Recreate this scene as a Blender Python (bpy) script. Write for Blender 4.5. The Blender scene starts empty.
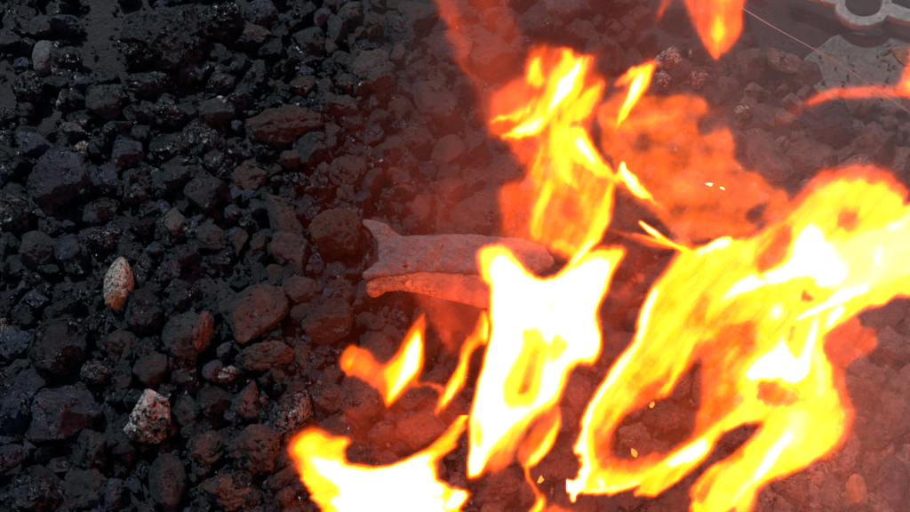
import bpy, bmesh, math, random
import numpy as np
from mathutils import Vector, Matrix, Euler

random.seed(7)
rng = np.random.default_rng(7)
scene = bpy.context.scene
C = scene.collection
PW, PH = 910.0, 512.0

# ------------------------------------------------------------------ camera
CAM = np.array([0.0, -0.30, 0.55])
FOV = math.radians(58.0)
TH = math.tan(FOV / 2)
cam_d = bpy.data.cameras.new('camera')
cam_d.sensor_width = 36.0
cam_d.angle = FOV
cam_d.clip_start = 0.01
cam_d.clip_end = 100.0
cam = bpy.data.objects.new('camera', cam_d)
cam.location = CAM
fwd = -CAM / np.linalg.norm(CAM)
cam.rotation_euler = Vector(fwd).to_track_quat('-Z', 'Y').to_euler()
C.objects.link(cam)
scene.camera = cam
cam_d.dof.use_dof = True
cam_d.dof.focus_distance = 0.60
cam_d.dof.aperture_fstop = 18.0
RIGHT = np.array([1.0, 0, 0])
UP = np.cross(RIGHT, fwd)

# ------------------------------------------------------------------ light
world = bpy.data.worlds.new('World')
scene.world = world
world.use_nodes = True
wn = world.node_tree
wn.nodes.clear()
sky = wn.nodes.new('ShaderNodeTexSky')
sky.sky_type = 'NISHITA'
sky.sun_disc = False
SUN_EL, SUN_AZ = math.radians(48), math.radians(-28)   # azimuth from +Y towards +X
sky.sun_elevation = SUN_EL
sky.sun_rotation = SUN_AZ
bgn = wn.nodes.new('ShaderNodeBackground')
bgn.inputs['Strength'].default_value = 0.05
wout = wn.nodes.new('ShaderNodeOutputWorld')
wn.links.new(sky.outputs[0], bgn.inputs['Color'])
wn.links.new(bgn.outputs[0], wout.inputs['Surface'])
sun_d = bpy.data.lights.new('sun', 'SUN')
sun_d.energy = 3.0
sun_d.angle = math.radians(2.0)
sun_d.color = (1.0, 0.99, 0.97)
sun = bpy.data.objects.new('sun', sun_d)
sv = Vector((math.sin(SUN_AZ) * math.cos(SUN_EL), math.cos(SUN_AZ) * math.cos(SUN_EL), math.sin(SUN_EL)))
sun.rotation_euler = (-sv).to_track_quat('-Z', 'Y').to_euler()
sun.location = sv * 3
C.objects.link(sun)
scene.view_settings.view_transform = 'Standard'
scene.view_settings.look = 'None'
scene.view_settings.exposure = 0.0
scene.view_settings.gamma = 1.0
scene.render.engine = 'CYCLES'
scene.cycles.transparent_max_bounces = 64
scene.cycles.max_bounces = 6
scene.cycles.volume_bounces = 0

# ------------------------------------------------------------------ helpers
def ray(px, py):
    """un-normalised ray directions (forward component 1) for photo pixels"""
    px = np.asarray(px, float); py = np.asarray(py, float)
    a = (px / PW - 0.5) * 2 * TH
    b = (0.5 - py / PH) * 2 * TH * 9 / 16
    return fwd + a[..., None] * RIGHT + b[..., None] * UP

def on_plane(px, py, p0, n):
    d = ray(px, py)
    s = ((p0 - CAM) @ n) / (d @ n)
    return CAM + d * s[..., None], s

def ground_pt(px, py, z=0.0):
    P, s = on_plane(np.array([px]), np.array([py]), np.array([0, 0, z]), np.array([0, 0, 1.0]))
    return P[0], float(s[0]) * 2 * TH / PW      # point, metres per photo pixel there

# --- numpy gradient noise (3-D)
_perm = np.random.default_rng(3).permutation(256)
_perm = np.concatenate([_perm, _perm, _perm])
_grad = np.random.default_rng(4).normal(size=(256, 3))
_grad /= np.linalg.norm(_grad, axis=1)[:, None]
def perlin(P):
    P = np.asarray(P, float)
    i = np.floor(P).astype(int)
    f = P - i
    u = f * f * f * (f * (f * 6 - 15) + 10)
    i &= 255
    res = np.zeros(P.shape[:-1])
    for dx in (0, 1):
        for dy in (0, 1):
            for dz in (0, 1):
                h = _perm[_perm[_perm[(i[..., 0] + dx) & 255] + ((i[..., 1] + dy) & 255)] + ((i[..., 2] + dz) & 255)]
                g = _grad[h]
                dd = (g[..., 0] * (f[..., 0] - dx) + g[..., 1] * (f[..., 1] - dy) + g[..., 2] * (f[..., 2] - dz))
                w = (u[..., 0] if dx else 1 - u[..., 0]) * (u[..., 1] if dy else 1 - u[..., 1]) * (u[..., 2] if dz else 1 - u[..., 2])
                res += dd * w
    return res * 1.5
def fbm(P, oct=4, gain=0.5, ridged=False):
    a, r, t = 1.0, 0.0, 0.0
    P = np.asarray(P, float)
    for o in range(oct):
        n = perlin(P * 2 ** o + 17.3 * o)
        if ridged: n = 1 - 2 * np.abs(n)
        r = r + a * n; t += a; a *= gain
    return r / t
def n2(X, Y, s, seed=0.0, oct=3, ridged=False):
    return fbm(np.stack([X / s, Y / s, np.full_like(X, seed)], -1), oct, 0.5, ridged)

def mesh_from(name, V, F, smooth=True):
    me = bpy.data.meshes.new(name)
    V = np.asarray(V, np.float32)
    F = np.asarray(F, np.int32)
    k = F.shape[1]
    me.vertices.add(len(V)); me.vertices.foreach_set('co', V.ravel())
    me.loops.add(F.size); me.loops.foreach_set('vertex_index', F.ravel())
    me.polygons.add(len(F))
    me.polygons.foreach_set('loop_start', np.arange(0, F.size, k, dtype=np.int32))
    me.polygons.foreach_set('loop_total', np.full(len(F), k, np.int32))
    me.update(calc_edges=True)
    if smooth: me.polygons.foreach_set('use_smooth', np.ones(len(F), bool))
    me.validate()
    return me

def obj(name, me, mat=None, parent=None):
    o = bpy.data.objects.new(name, me)
    if mat and me is not None:
        me.materials.clear(); me.materials.append(mat)
    C.objects.link(o)
    if parent: o.parent = parent
    return o
def empty(name, loc):
    o = bpy.data.objects.new(name, None)
    o.empty_display_size = 0.02
    o.location = loc
    C.objects.link(o)
    return o
def tag(o, label=None, cat=None, group=None, kind=None):
    if label: o['label'] = label
    if cat: o['category'] = cat
    if group: o['group'] = group
    if kind: o['kind'] = kind
    return o

# --- node materials
def new_mat(name):
    m = bpy.data.materials.new(name); m.use_nodes = True
    m.node_tree.nodes.clear()
    return m, m.node_tree
def N(nt, t, **kw):
    n = nt.nodes.new(t)
    for k, v in kw.items():
        if k in n.inputs: n.inputs[k].default_value = v
        else: setattr(n, k, v)
    return n
def ramp(nt, fac, stops):
    r = nt.nodes.new('ShaderNodeValToRGB')
    el = r.color_ramp.elements
    el[0].position, el[0].color = stops[0][0], (*stops[0][1], 1)
    el[1].position, el[1].color = stops[-1][0], (*stops[-1][1], 1)
    for p, c in stops[1:-1]:
        e = el.new(p); e.color = (*c, 1)
    nt.links.new(fac, r.inputs[0])
    return r

def rock_mat(name, dark, light, dust, dust_amt=0.3, rough=(0.3, 0.75), glitter=0.3, scale=1.0, cr=(0.35, 0.68),
             patch=None, patch_amt=0.0, bump=1.0, glow=None, vary=0.55):
    """coal / stone: mottled base, dust lying in hollows, crystal facets that catch the light"""
    m, nt = new_mat(name); L = nt.links
    tc = N(nt, 'ShaderNodeNewGeometry'); oi = N(nt, 'ShaderNodeObjectInfo')
    off = N(nt, 'ShaderNodeVectorMath', operation='MULTIPLY_ADD')
    L.new(oi.outputs['Random'], off.inputs[0]); off.inputs[1].default_value = (31, 57, 83); L.new(tc.outputs['Position'], off.inputs[2])
    co = off.outputs[0]
    n1 = N(nt, 'ShaderNodeTexNoise', Scale=110 * scale, Detail=8, Roughness=0.70); L.new(co, n1.inputs['Vector'])
    n2_ = N(nt, 'ShaderNodeTexNoise', Scale=520 * scale, Detail=6, Roughness=0.75); L.new(co, n2_.inputs['Vector'])
    n3 = N(nt, 'ShaderNodeTexNoise', Scale=26 * scale, Detail=3, Roughness=0.6); L.new(co, n3.inputs['Vector'])
    v1 = N(nt, 'ShaderNodeTexVoronoi', Scale=400 * scale); L.new(co, v1.inputs['Vector'])
    v2 = N(nt, 'ShaderNodeTexVoronoi', Scale=1100 * scale); L.new(co, v2.inputs['Vector'])
    base = ramp(nt, n1.outputs[0], [(cr[0], dark), (cr[1], light)])
    # per-object brightness
    br = N(nt, 'ShaderNodeMapRange'); L.new(oi.outputs['Random'], br.inputs[0])
    br.inputs[3].default_value = 1 - vary; br.inputs[4].default_value = 1 + vary
    mul = N(nt, 'ShaderNodeVectorMath', operation='SCALE'); L.new(base.outputs[0], mul.inputs[0]); L.new(br.outputs[0], mul.inputs['Scale'])
    # dust
    dm = N(nt, 'ShaderNodeMath', operation='MULTIPLY'); L.new(n2_.outputs[0], dm.inputs[0]); L.new(n3.outputs[0], dm.inputs[1])
    dr = ramp(nt, dm.outputs[0], [(0.24, (0, 0, 0)), (0.33, (dust_amt,) * 3)])
    mx = N(nt, 'ShaderNodeMixRGB'); L.new(dr.outputs[0], mx.inputs[0]); L.new(mul.outputs[0], mx.inputs[1]); mx.inputs[2].default_value = (*dust, 1)
    col = mx.outputs[0]
    if patch:
        pr = ramp(nt, n3.outputs[0], [(0.50, (0, 0, 0)), (0.62, (patch_amt,) * 3)])
        mp = N(nt, 'ShaderNodeMixRGB'); L.new(pr.outputs[0], mp.inputs[0]); L.new(col, mp.inputs[1]); mp.inputs[2].default_value = (*patch, 1)
        col = mp.outputs[0]
    # glitter regions: smoother facets
    gm = N(nt, 'ShaderNodeTexNoise', Scale=75 * scale, Detail=5, Roughness=0.7); L.new(co, gm.inputs['Vector'])
    g0 = 0.60 - 0.30 * glitter
    gr = ramp(nt, gm.outputs[0], [(g0, (0, 0, 0)), (min(g0 + 0.10, 1), (1, 1, 1))])
    rr = N(nt, 'ShaderNodeMapRange'); L.new(n2_.outputs[0], rr.inputs[0]); rr.inputs[1].default_value = .3; rr.inputs[2].default_value = .7
    rr.inputs[3].default_value = rough[0]; rr.inputs[4].default_value = rough[1]
    rm = N(nt, 'ShaderNodeMapRange'); L.new(gr.outputs[0], rm.inputs[0]); L.new(rr.outputs[0], rm.inputs[3]); rm.inputs[4].default_value = 0.20
    # bump
    h1 = N(nt, 'ShaderNodeMath', operation='MULTIPLY_ADD'); L.new(n2_.outputs[0], h1.inputs[0]); h1.inputs[1].default_value = 0.9; L.new(n1.outputs[0], h1.inputs[2])
    b1 = N(nt, 'ShaderNodeBump', Strength=bump, Distance=0.008 / scale); L.new(h1.outputs[0], b1.inputs['Height'])
    # facets: random tilt per voronoi cell
    fc = N(nt, 'ShaderNodeVectorMath', operation='SUBTRACT'); L.new(v1.outputs['Color'], fc.inputs[0]); fc.inputs[1].default_value = (.5, .5, .5)
    fc2 = N(nt, 'ShaderNodeVectorMath', operation='SUBTRACT'); L.new(v2.outputs['Color'], fc2.inputs[0]); fc2.inputs[1].default_value = (.5, .5, .5)
    fa = N(nt, 'ShaderNodeVectorMath', operation='ADD'); L.new(fc.outputs[0], fa.inputs[0]); L.new(fc2.outputs[0], fa.inputs[1])
    gs = N(nt, 'ShaderNodeMath', operation='MULTIPLY_ADD'); L.new(gr.outputs[0], gs.inputs[0]); gs.inputs[1].default_value = 1.6; gs.inputs[2].default_value = 0.28
    fs = N(nt, 'ShaderNodeVectorMath', operation='SCALE'); L.new(fa.outputs[0], fs.inputs[0]); L.new(gs.outputs[0], fs.inputs['Scale'])
    nn = N(nt, 'ShaderNodeVectorMath', operation='ADD'); L.new(b1.outputs[0], nn.inputs[0]); L.new(fs.outputs[0], nn.inputs[1])
    nz = N(nt, 'ShaderNodeVectorMath', operation='NORMALIZE'); L.new(nn.outputs[0], nz.inputs[0])
    p = N(nt, 'ShaderNodeBsdfPrincipled')
    L.new(col, p.inputs['Base Color']); L.new(rm.outputs[0], p.inputs['Roughness']); L.new(nz.outputs[0], p.inputs['Normal'])
    p.inputs['IOR'].default_value = 1.5
    if name in ('coal_black', 'coal_bluish', 'coal_glitter', 'coal_brownish'): p.inputs['Specular Tint'].default_value = (.62, .82, 1, 1)
    if glow:
        er = ramp(nt, n3.outputs[0], [(0.30, (0, 0, 0)), (0.65, (1, 1, 1))])
        em = N(nt, 'ShaderNodeMath', operation='MULTIPLY'); L.new(er.outputs[0], em.inputs[0]); em.inputs[1].default_value = glow[1]
        p.inputs['Emission Color'].default_value = (*glow[0], 1); L.new(em.outputs[0], p.inputs['Emission Strength'])
    out = N(nt, 'ShaderNodeOutputMaterial'); L.new(p.outputs[0], out.inputs[0])
    return m

M = {}
M['coal'] = rock_mat('coal_black', (0.0016, 0.0022, 0.0030), (0.0105, 0.0150, 0.0205), (0.048, 0.060, 0.078), 0.6, (0.28, 0.70), glitter=0.48)
M['blue'] = rock_mat('coal_bluish', (0.008, 0.012, 0.022), (0.040, 0.052, 0.086), (0.09, 0.11, 0.16), 0.5, (0.30, 0.7), glitter=0.35)
M['glit'] = rock_mat('coal_glitter', (0.007, 0.009, 0.012), (0.034, 0.042, 0.054), (0.14, 0.15, 0.18), 0.5, (0.25, 0.6), glitter=0.85)
M['brown'] = rock_mat('coal_brownish', (0.008, 0.010, 0.011), (0.034, 0.042, 0.044), (0.08, 0.092, 0.094), 0.4, (0.35, 0.8), glitter=0.15)
M['grey'] = rock_mat('coal_grey_ash', (0.022, 0.024, 0.026), (0.070, 0.074, 0.078), (0.17, 0.175, 0.18), 0.45, (0.5, 0.9), glitter=0.12)
M['slate'] = rock_mat('slate_stone', (0.07, 0.085, 0.11), (0.13, 0.15, 0.18), (0.25, 0.27, 0.30), 0.4, (0.35, 0.6), glitter=0.2)
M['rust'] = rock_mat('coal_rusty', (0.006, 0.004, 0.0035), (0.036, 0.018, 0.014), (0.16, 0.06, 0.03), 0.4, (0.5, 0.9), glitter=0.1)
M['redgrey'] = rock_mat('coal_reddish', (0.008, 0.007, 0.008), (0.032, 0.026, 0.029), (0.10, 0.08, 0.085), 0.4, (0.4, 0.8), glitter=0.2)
M['silver'] = rock_mat('silvery_stone', (0.05, 0.048, 0.047), (0.42, 0.41, 0.40), (0.6, 0.6, 0.6), 0.5, (0.25, 0.6), glitter=0.7, scale=1.4, cr=(.42, .60), vary=0)
M['bark'] = rock_mat('smooth_ash_bark', (0.060, 0.052, 0.058), (0.130, 0.112, 0.124), (0.26, 0.23, 0.25), 0.4, (0.6, 0.9), glitter=0.05, cr=(.3, .75), bump=.6, patch=(0.02, 0.016, 0.017), patch_amt=.6, vary=0)
M['palegrey'] = rock_mat('coal_haze_paled', (0.030, 0.026, 0.025), (0.150, 0.128, 0.120), (0.32, 0.29, 0.28), 0.5, (0.5, 0.9), glitter=0.2)  # right-side coal, base colour lifted to carry the veiling haze
M['ash'] = rock_mat('ash_crust', (0.06, 0.05, 0.054), (0.17, 0.145, 0.155), (0.36, 0.33, 0.34), 0.5, (0.6, 0.9), glitter=0.15, vary=0.1)
M['speck'] = rock_mat('speckled_clinker', (0.012, 0.012, 0.012), (0.46, 0.47, 0.43), (0.5, 0.5, 0.46), 0.15, (0.5, 0.8), glitter=0.1, scale=3.6, cr=(0.44, 0.53), vary=0.0)
M['ochre'] = rock_mat('ochre_stone', (0.20, 0.09, 0.04), (0.50, 0.25, 0.12), (0.6, 0.4, 0.25), 0.4, (0.6, 0.9), glitter=0.05, vary=0.0)
M['shiny'] = rock_mat('coal_shiny', (0.012, 0.011, 0.010), (0.05, 0.045, 0.038), (0.3, 0.29, 0.27), 0.25, (0.16, 0.45), glitter=0.6, scale=0.55, patch=(.62, .63, .66), patch_amt=.9, vary=0.0)  # white patches in the base colour paint its large glints
M['rednose'] = rock_mat('coal_red_edge', (0.05, 0.018, 0.016), (0.13, 0.045, 0.040), (0.22, 0.11, 0.10), 0.4, (0.4, 0.8), glitter=0.2, vary=0.0)
M['ember'] = rock_mat('ember_orange', (0.05, 0.02, 0.018), (0.20, 0.08, 0.06), (0.30, 0.18, 0.14), 0.4, (0.6, 0.9), glow=((1, 0.10, 0.012), 0.50), cr=(.1, .6), vary=0)
M['whitehot'] = rock_mat('ember_white_hot', (0.3, 0.2, 0.1), (0.5, 0.4, 0.2), (0.5, 0.4, 0.2), 0.2, glow=((1, 0.62, 0.25), 5.0), vary=0)
M['orangehot'] = rock_mat('ember_orange_hot', (0.3, 0.1, 0.03), (0.5, 0.2, 0.05), (0.5, 0.2, 0.1), 0.2, glow=((1, 0.17, 0.012), 3.0), vary=0)
M['metal'] = rock_mat('dusty_metal', (0.12, 0.13, 0.125), (0.30, 0.31, 0.30), (0.30, 0.29, 0.28), 0.5, (0.4, 0.7), glitter=0.1, bump=0.25, vary=0)
M['plate'] = rock_mat('greenish_sheet', (0.040, 0.048, 0.044), (0.095, 0.115, 0.105), (0.10, 0.085, 0.075), 0.6, (0.5, 0.8), glitter=0.05, bump=0.2, vary=0)
M['dirt'] = rock_mat('coal_dust_ground', (0.005, 0.007, 0.011), (0.020, 0.027, 0.042), (0.046, 0.058, 0.085), 0.4, (0.6, 0.95), glitter=0.12, vary=0)

def vol_mat(name, color, strength):
    m, nt = new_mat(name)
    e = N(nt, 'ShaderNodeEmission', Color=(*color, 1), Strength=strength)
    out = N(nt, 'ShaderNodeOutputMaterial'); nt.links.new(e.outputs[0], out.inputs['Volume'])
    return m

# ------------------------------------------------------------------ rocks
_ico = {}
def ico(n):
    if n not in _ico:
        bm = bmesh.new(); bmesh.ops.create_icosphere(bm, subdivisions=n, radius=1.0)
        V = np.array([v.co[:] for v in bm.verts]); F = np.array([[v.index for v in f.verts] for f in bm.faces]); bm.free()
        _ico[n] = (V, F)
    return _ico[n]
def rock_mesh(name, dims, seed, style='chunk', sub=4):
    """dims = half extents"""
    V, F = ico(sub); V = V.copy(); r = np.random.default_rng(seed)
    npl = {'chunk': 14, 'block': 12, 'round': 9, 'crumb': 7, 'slab': 12, 'egg': 3}[style]
    lo, hi = {'chunk': (.42, .80), 'block': (.50, .82), 'round': (.68, .90), 'crumb': (.55, .9), 'slab': (.50, .85), 'egg': (.82, .95)}[style]
    if style in ('block', 'slab'):
        R = np.array(Euler(tuple(r.uniform(-.9, .9, 3))).to_matrix())
        pl = [R @ np.array(a, float) for a in ((1, 0, 0), (-1, 0, 0), (0, 1, 0), (0, -1, 0), (0, 0, 1), (0, 0, -1))]
        pl += [x / np.linalg.norm(x) for x in r.normal(size=(npl - 6, 3))]
    else:
        pl = [x / np.linalg.norm(x) for x in r.normal(size=(npl, 3))]
    V = V * (1 + 0.22 * fbm(V * 0.9 + seed * 3.1, 2)[:, None])
    for n in pl:
        o = r.uniform(lo, hi); d = V @ n
        V -= np.where(d > o, (d - o) * 0.93, 0)[:, None] * n
    amp = {'chunk': .15, 'block': .12, 'round': .085, 'crumb': .42, 'slab': .09, 'egg': .08}[style]
    nrm = V / np.linalg.norm(V, axis=1)[:, None]
    q = V + 0.25 * np.stack([fbm(V * 2 + seed + k * 9, 2) for k in range(3)], -1)
    dsp = fbm(q * 2.1 + seed * 7.7, 6, 0.66 if style != 'crumb' else 0.68) * amp
    dsp += -np.maximum(0, fbm(q * 1.7 + seed * 1.7, 3, 0.5, ridged=True) - .5) * 0.20      # cracks
    # conchoidal steps
    dsp += 0.03 * np.round(3.0 * fbm(V * 1.6 + seed * 5, 2)) * (style in ('chunk', 'block', 'slab'))
    V = V + nrm * dsp[:, None]
    ext = np.abs(V).max(0)
    V = V / ext * np.array(dims)
    me = mesh_from(name, V, F)
    return me

# ------------------------------------------------------------------ field bodies
def grid(x0, x1, y0, y1, step):
    xs = np.arange(x0, x1 + step, step); ys = np.arange(y0, y1 + step, step)
    return np.meshgrid(xs, ys)
def sd_stroke(X, Y, pts):
    """distance minus local radius of a tapered polyline (negative inside), and local radius"""
    best = np.full(X.shape, 1e9)
    pts = [tuple(map(float, p)) for p in pts]
    if len(pts) == 1: pts = pts * 2
    for (ax, ay, ar), (bx, by, br) in zip(pts[:-1], pts[1:]):
        dx, dy = bx - ax, by - ay; l2 = dx * dx + dy * dy
        t = np.clip(((X - ax) * dx + (Y - ay) * dy) / l2, 0, 1) if l2 > 0 else np.zeros_like(X)
        d = np.hypot(X - ax - t * dx, Y - ay - t * dy) - (ar + (br - ar) * t)
        best = np.minimum(best, d)
    return best
def chaikin(P, n=2):
    P = np.array(P, float)
    for _ in range(n):
        Q = np.roll(P, -1, 0)
        P = np.stack([P * .8 + Q * .2, P * .2 + Q * .8], 1).reshape(-1, 2)
    return P
def sd_poly(X, Y, pts):
    P = chaikin(pts, 2)
    d = np.full(X.shape, 1e9); ins = np.zeros(X.shape, bool)
    for (ax, ay), (bx, by) in zip(P, np.roll(P, -1, 0)):
        dx, dy = bx - ax, by - ay; l2 = dx * dx + dy * dy + 1e-9
        t = np.clip(((X - ax) * dx + (Y - ay) * dy) / l2, 0, 1)
        d = np.minimum(d, np.hypot(X - ax - t * dx, Y - ay - t * dy))
        if ay != by:
            c = ((ay > Y) != (by > Y)) & (X < dx * (Y - ay) / (by - ay) + ax)
            ins ^= c
    return np.where(ins, -d, d)
def sstep(x):
    x = np.clip(x, 0, 1); return x * x * (3 - 2 * x)
def soften(L, step, s, along=(0, 1), length=0):
    def g1(A, rad, ax):
        k = int(max(1, round(rad * 2.5 / step)))
        w = np.exp(-.5 * (np.arange(-k, k + 1) * step / rad) ** 2); w /= w.sum()
        pad = [(0, 0), (0, 0)]; pad[ax] = (k, k); B = np.pad(A, pad, mode='edge'); o_ = np.zeros_like(A)
        for i, ww in enumerate(w): o_ += ww * (B[i:i + A.shape[0], :] if ax == 0 else B[:, i:i + A.shape[1]])
        return o_
    R_ = g1(g1(L, s, 0), s, 1)
    if length:
        n = 9; acc = np.zeros_like(R_); m = int(length / step) + 2; B = np.pad(R_, m, mode='edge')
        for t in np.linspace(-1, 1, n):
            dx = int(round(t * along[0] * length / step)); dy = int(round(t * along[1] * length / step))
            acc += B[m + dy:m + dy + L.shape[0], m + dx:m + dx + L.shape[1]]
        R_ = acc / n
    return R_
def paint(X, Y, ops, warp=2.2, seed=0.0, lick=0, along=(0, 1)):
    WX = X + warp * n2(X, Y, 26, seed, 3) * 2; WY = Y + warp * n2(X, Y, 26, seed + 40, 3) * 2
    if lick:
        U_ = X * along[0] + Y * along[1]; V_ = -X * along[1] + Y * along[0]
        k_ = lick * 2 * fbm(np.stack([V_ / 10, U_ / 90, np.full_like(X, seed + 77)], -1), 3, .55)
        WX = WX + k_ * along[0]; WY = WY + k_ * along[1]
    L = np.zeros(X.shape)
    for op in ops:
        kind, pts, lev, f = op
        sd = sd_poly(WX, WY, pts) if kind == 'P' else sd_stroke(WX, WY, pts)
        m = sstep(0.5 - sd / (2.0 * f))
        L = L + (lev - L) * m
    return L
LT = np.array([0, .5, 1, 1.5, 2, 2.5, 3, 3.5, 4, 4.5, 5, 6, 7])
TT = np.array([0, .04, .12, .35, .85, 1.5, 2.6, 5.0, 8.4, 9.6, 10, 10, 10])
WT = np.array([0, 0, 0, 0, 0, 0, 0, 0, 0, .05, .28, 1.15, 1.3])

def shell(name, X, Y, depth, h, mat, parent, origin):
    """closed body: front and back sheets h apart around the centre surface"""
    act = h > 1e-6
    cell = act[:-1, :-1] | act[1:, :-1] | act[:-1, 1:] | act[1:, 1:]
    if not cell.any(): return None
    used = np.zeros(h.shape, bool)
    used[:-1, :-1] |= cell; used[1:, :-1] |= cell; used[:-1, 1:] |= cell; used[1:, 1:] |= cell
    # border of the grid is always closed
    h = h.copy(); h[0, :] = 0; h[-1, :] = 0; h[:, 0] = 0; h[:, -1] = 0
    act = h > 1e-6
    D = ray(X, Y)
    fi = -np.ones(h.shape, int); fi[used] = np.arange(used.sum())
    bi = fi.copy(); k = used.sum()
    inner = used & act; bi[inner] = k + np.arange(inner.sum())
    Pf = CAM + D * (depth - h / 2)[..., None]
    Pb = CAM + D * (depth + h / 2)[..., None]
    V = np.concatenate([Pf[used], Pb[inner]]) - np.array(origin)
    # drop cells that would be flat on both sides
    ok = cell & (act[:-1, :-1] | act[1:, :-1] | act[:-1, 1:] | act[1:, 1:])
    r, c = np.nonzero(ok)
    ab, cb = act[r, c] , act[r + 1, c + 1]
    q = [(r, c), (r + 1, c), (r + 1, c + 1), (r, c + 1)]
    T = []
    # split each cell along the diagonal that keeps an active corner, and leave out triangles without thickness
    dg = act[r, c] | act[r + 1, c + 1]
    for sel, tris in ((dg, ((0, 1, 2), (0, 2, 3))), (~dg, ((1, 2, 3), (1, 3, 0)))):
        for t3 in tris:
            rr = [q[k][0][sel] for k in t3]; cc = [q[k][1][sel] for k in t3]
            live = act[rr[0], cc[0]] | act[rr[1], cc[1]] | act[rr[2], cc[2]]
            f = np.stack([fi[a_, b_] for a_, b_ in zip(rr, cc)], 1)[live]
            g_ = np.stack([bi[a_, b_] for a_, b_ in zip(rr, cc)], 1)[live]
            T += [f, g_[:, ::-1]]
    me = mesh_from(name, V, np.concatenate(T))
    return obj(name, me, mat, parent)

RED = (1.0, 0.085, 0.002)
def flame(label, box, base, ops, seed, lean=0.6, thick=1.0, warp=2.2, streak=(0, 1), streak_amt=.38,
          step=1.25, und=0.012, z0=0.015, cat='flame', light=None, group=None, lick=4, mix=.8):
    x0, x1, y0, y1 = box
    X, Y = grid(x0, x1, y0, y1, step)
    sx, sy = streak; sl = math.hypot(sx, sy); sx /= sl; sy /= sl
    L = paint(X, Y, ops, warp, seed, lick, (sx, sy))
    S = soften(L, step, 2.6, (sx, sy), 7)
    S2 = soften(L, step, 1.0)
    k = np.clip(.5 + 1.6 * n2(X, Y, 40, seed + 15, 2), 0, 1) * mix
    L = S2 + (S - S2) * k
    L = np.where(L < 3.6, L * (1 + .35 * n2(X, Y, 26, seed + 31, 4)), L)
    # fine licks of brighter and darker gas running along the flame
    sx, sy = streak; sl = math.hypot(sx, sy); sx /= sl; sy /= sl
    U = X * sx + Y * sy; W = -X * sy + Y * sx
    WW = W + 6 * n2(X, Y, 45, seed + 9, 2)
    s = fbm(np.stack([WW / 9, U / 60, np.full_like(X, seed)], -1), 4, .55) + .5 * fbm(np.stack([WW / 26, U / 70, np.full_like(X, seed + 5)], -1), 2)
    L = np.where(L > .05, L + s * streak_amt * np.clip(L, 0, 3) / 3 * 2.0 * np.clip((6.2 - L) / 2.5, 0.15, 1), L)
    L = np.clip(L, 0, 7)
    t = np.interp(L, LT, TT); w = np.interp(L, LT, WT)
    t[t < .004] = 0; w[w < .004] = 0
    p0, _ = ground_pt(base[0], base[1], z0)
    d = np.array([0, lean, math.sqrt(1 - lean ** 2)])
    n = np.cross(RIGHT, d)
    _, dep = on_plane(X, Y, p0, n)
    hgt = np.clip((base[1] - Y) / 120.0, 0, 1)
    dep = dep + und * (0.2 + hgt) * 2 * n2(X, Y, 95, seed + 3, 2)
    root = empty('flame', p0)
    tag(root, label, cat, group or 'flames rising from the coal bed')
    # outer fringe (thin red gas), yellow body inside it, white-hot core inside that
    ta = np.minimum(t, 1.1); tb = np.maximum(t - 1.1, 0)
    ha = 0.022 * thick; hb = 0.030 * thick / 12; hc = 0.018 * thick / 1.4
    shell('red_fringe', X, Y, dep, ta * ha, vol_mat('flame_red_gas', RED, 1 / ha), root, p0)
    shell('yellow_body', X, Y, dep, tb * hb, vol_mat('flame_yellow_gas', (1.0, 0.108, 0.0003), 1 / hb), root, p0)
    shell('white_core', X, Y, dep, w * hc, vol_mat('flame_white_gas', (1, 1, 0.93), 1 / hc), root, p0)
    if light:
        for (lx, ly, e) in light:
            q, _ = on_plane(np.array([float(lx)]), np.array([float(ly)]), p0, n)
            ld = bpy.data.lights.new('fire_light', 'POINT'); ld.energy = e; ld.color = (1, 0.28, 0.06); ld.shadow_soft_size = 0.02
            lo = bpy.data.objects.new('fire_light', ld); C.objects.link(lo); lo.parent = root
            lo.location = Vector(q[0] - p0)
    return root

def veil(name, label, box, ops, seed, z=0.075, color=(1, .085, .018), thick=0.05, warp=6, step=3.0, amt=0.35, ns=60, cat='flame veil'):
    X, Y = grid(*box, step)
    L = paint(X, Y, ops, warp, seed)
    L = np.clip(L * (1 + amt * n2(X, Y, ns, seed + 5, 4)) , 0, 7)
    t = np.interp(L, LT, TT)
    t = np.maximum(t - .003, 0)
    p0 = np.array([0, 0, z])
    _, dep = on_plane(X, Y, p0, np.array([0, 0, 1.0]))
    dep = dep + 0.012 * n2(X, Y, 120, seed, 2)
    q, _ = ground_pt((box[0] + box[1]) / 2, (box[2] + box[3]) / 2, z)
    o = shell(name, X, Y, dep - 0, t * thick, vol_mat('red_flame_gas_and_glow', color, 1 / thick), None, q)
    o.location = q
    tag(o, label, cat)
    return o

# ------------------------------------------------------------------ ground
def gz(x, y):
    x = np.asarray(x, float); y = np.asarray(y, float)
    return 0.012 * fbm(np.stack([x * 7, y * 7, np.full_like(x, 2.2)], -1), 4)
gx, gy = np.meshgrid(np.linspace(-0.9, 0.9, 420), np.linspace(-0.75, 1.0, 400))
gzv = gz(gx, gy) + 0.0035 * fbm(np.stack([gx * 60, gy * 60, gx * 0], -1), 4, .6)
GV = np.stack([gx, gy, gzv], -1).reshape(-1, 3)
idx = np.arange(gx.size).reshape(gx.shape)
GF = np.stack([idx[:-1, :-1], idx[:-1, 1:], idx[1:, 1:], idx[1:, :-1]], -1).reshape(-1, 4)
g = obj('ground', mesh_from('ground', GV, GF), M['dirt']); tag(g, kind='structure')

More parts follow.
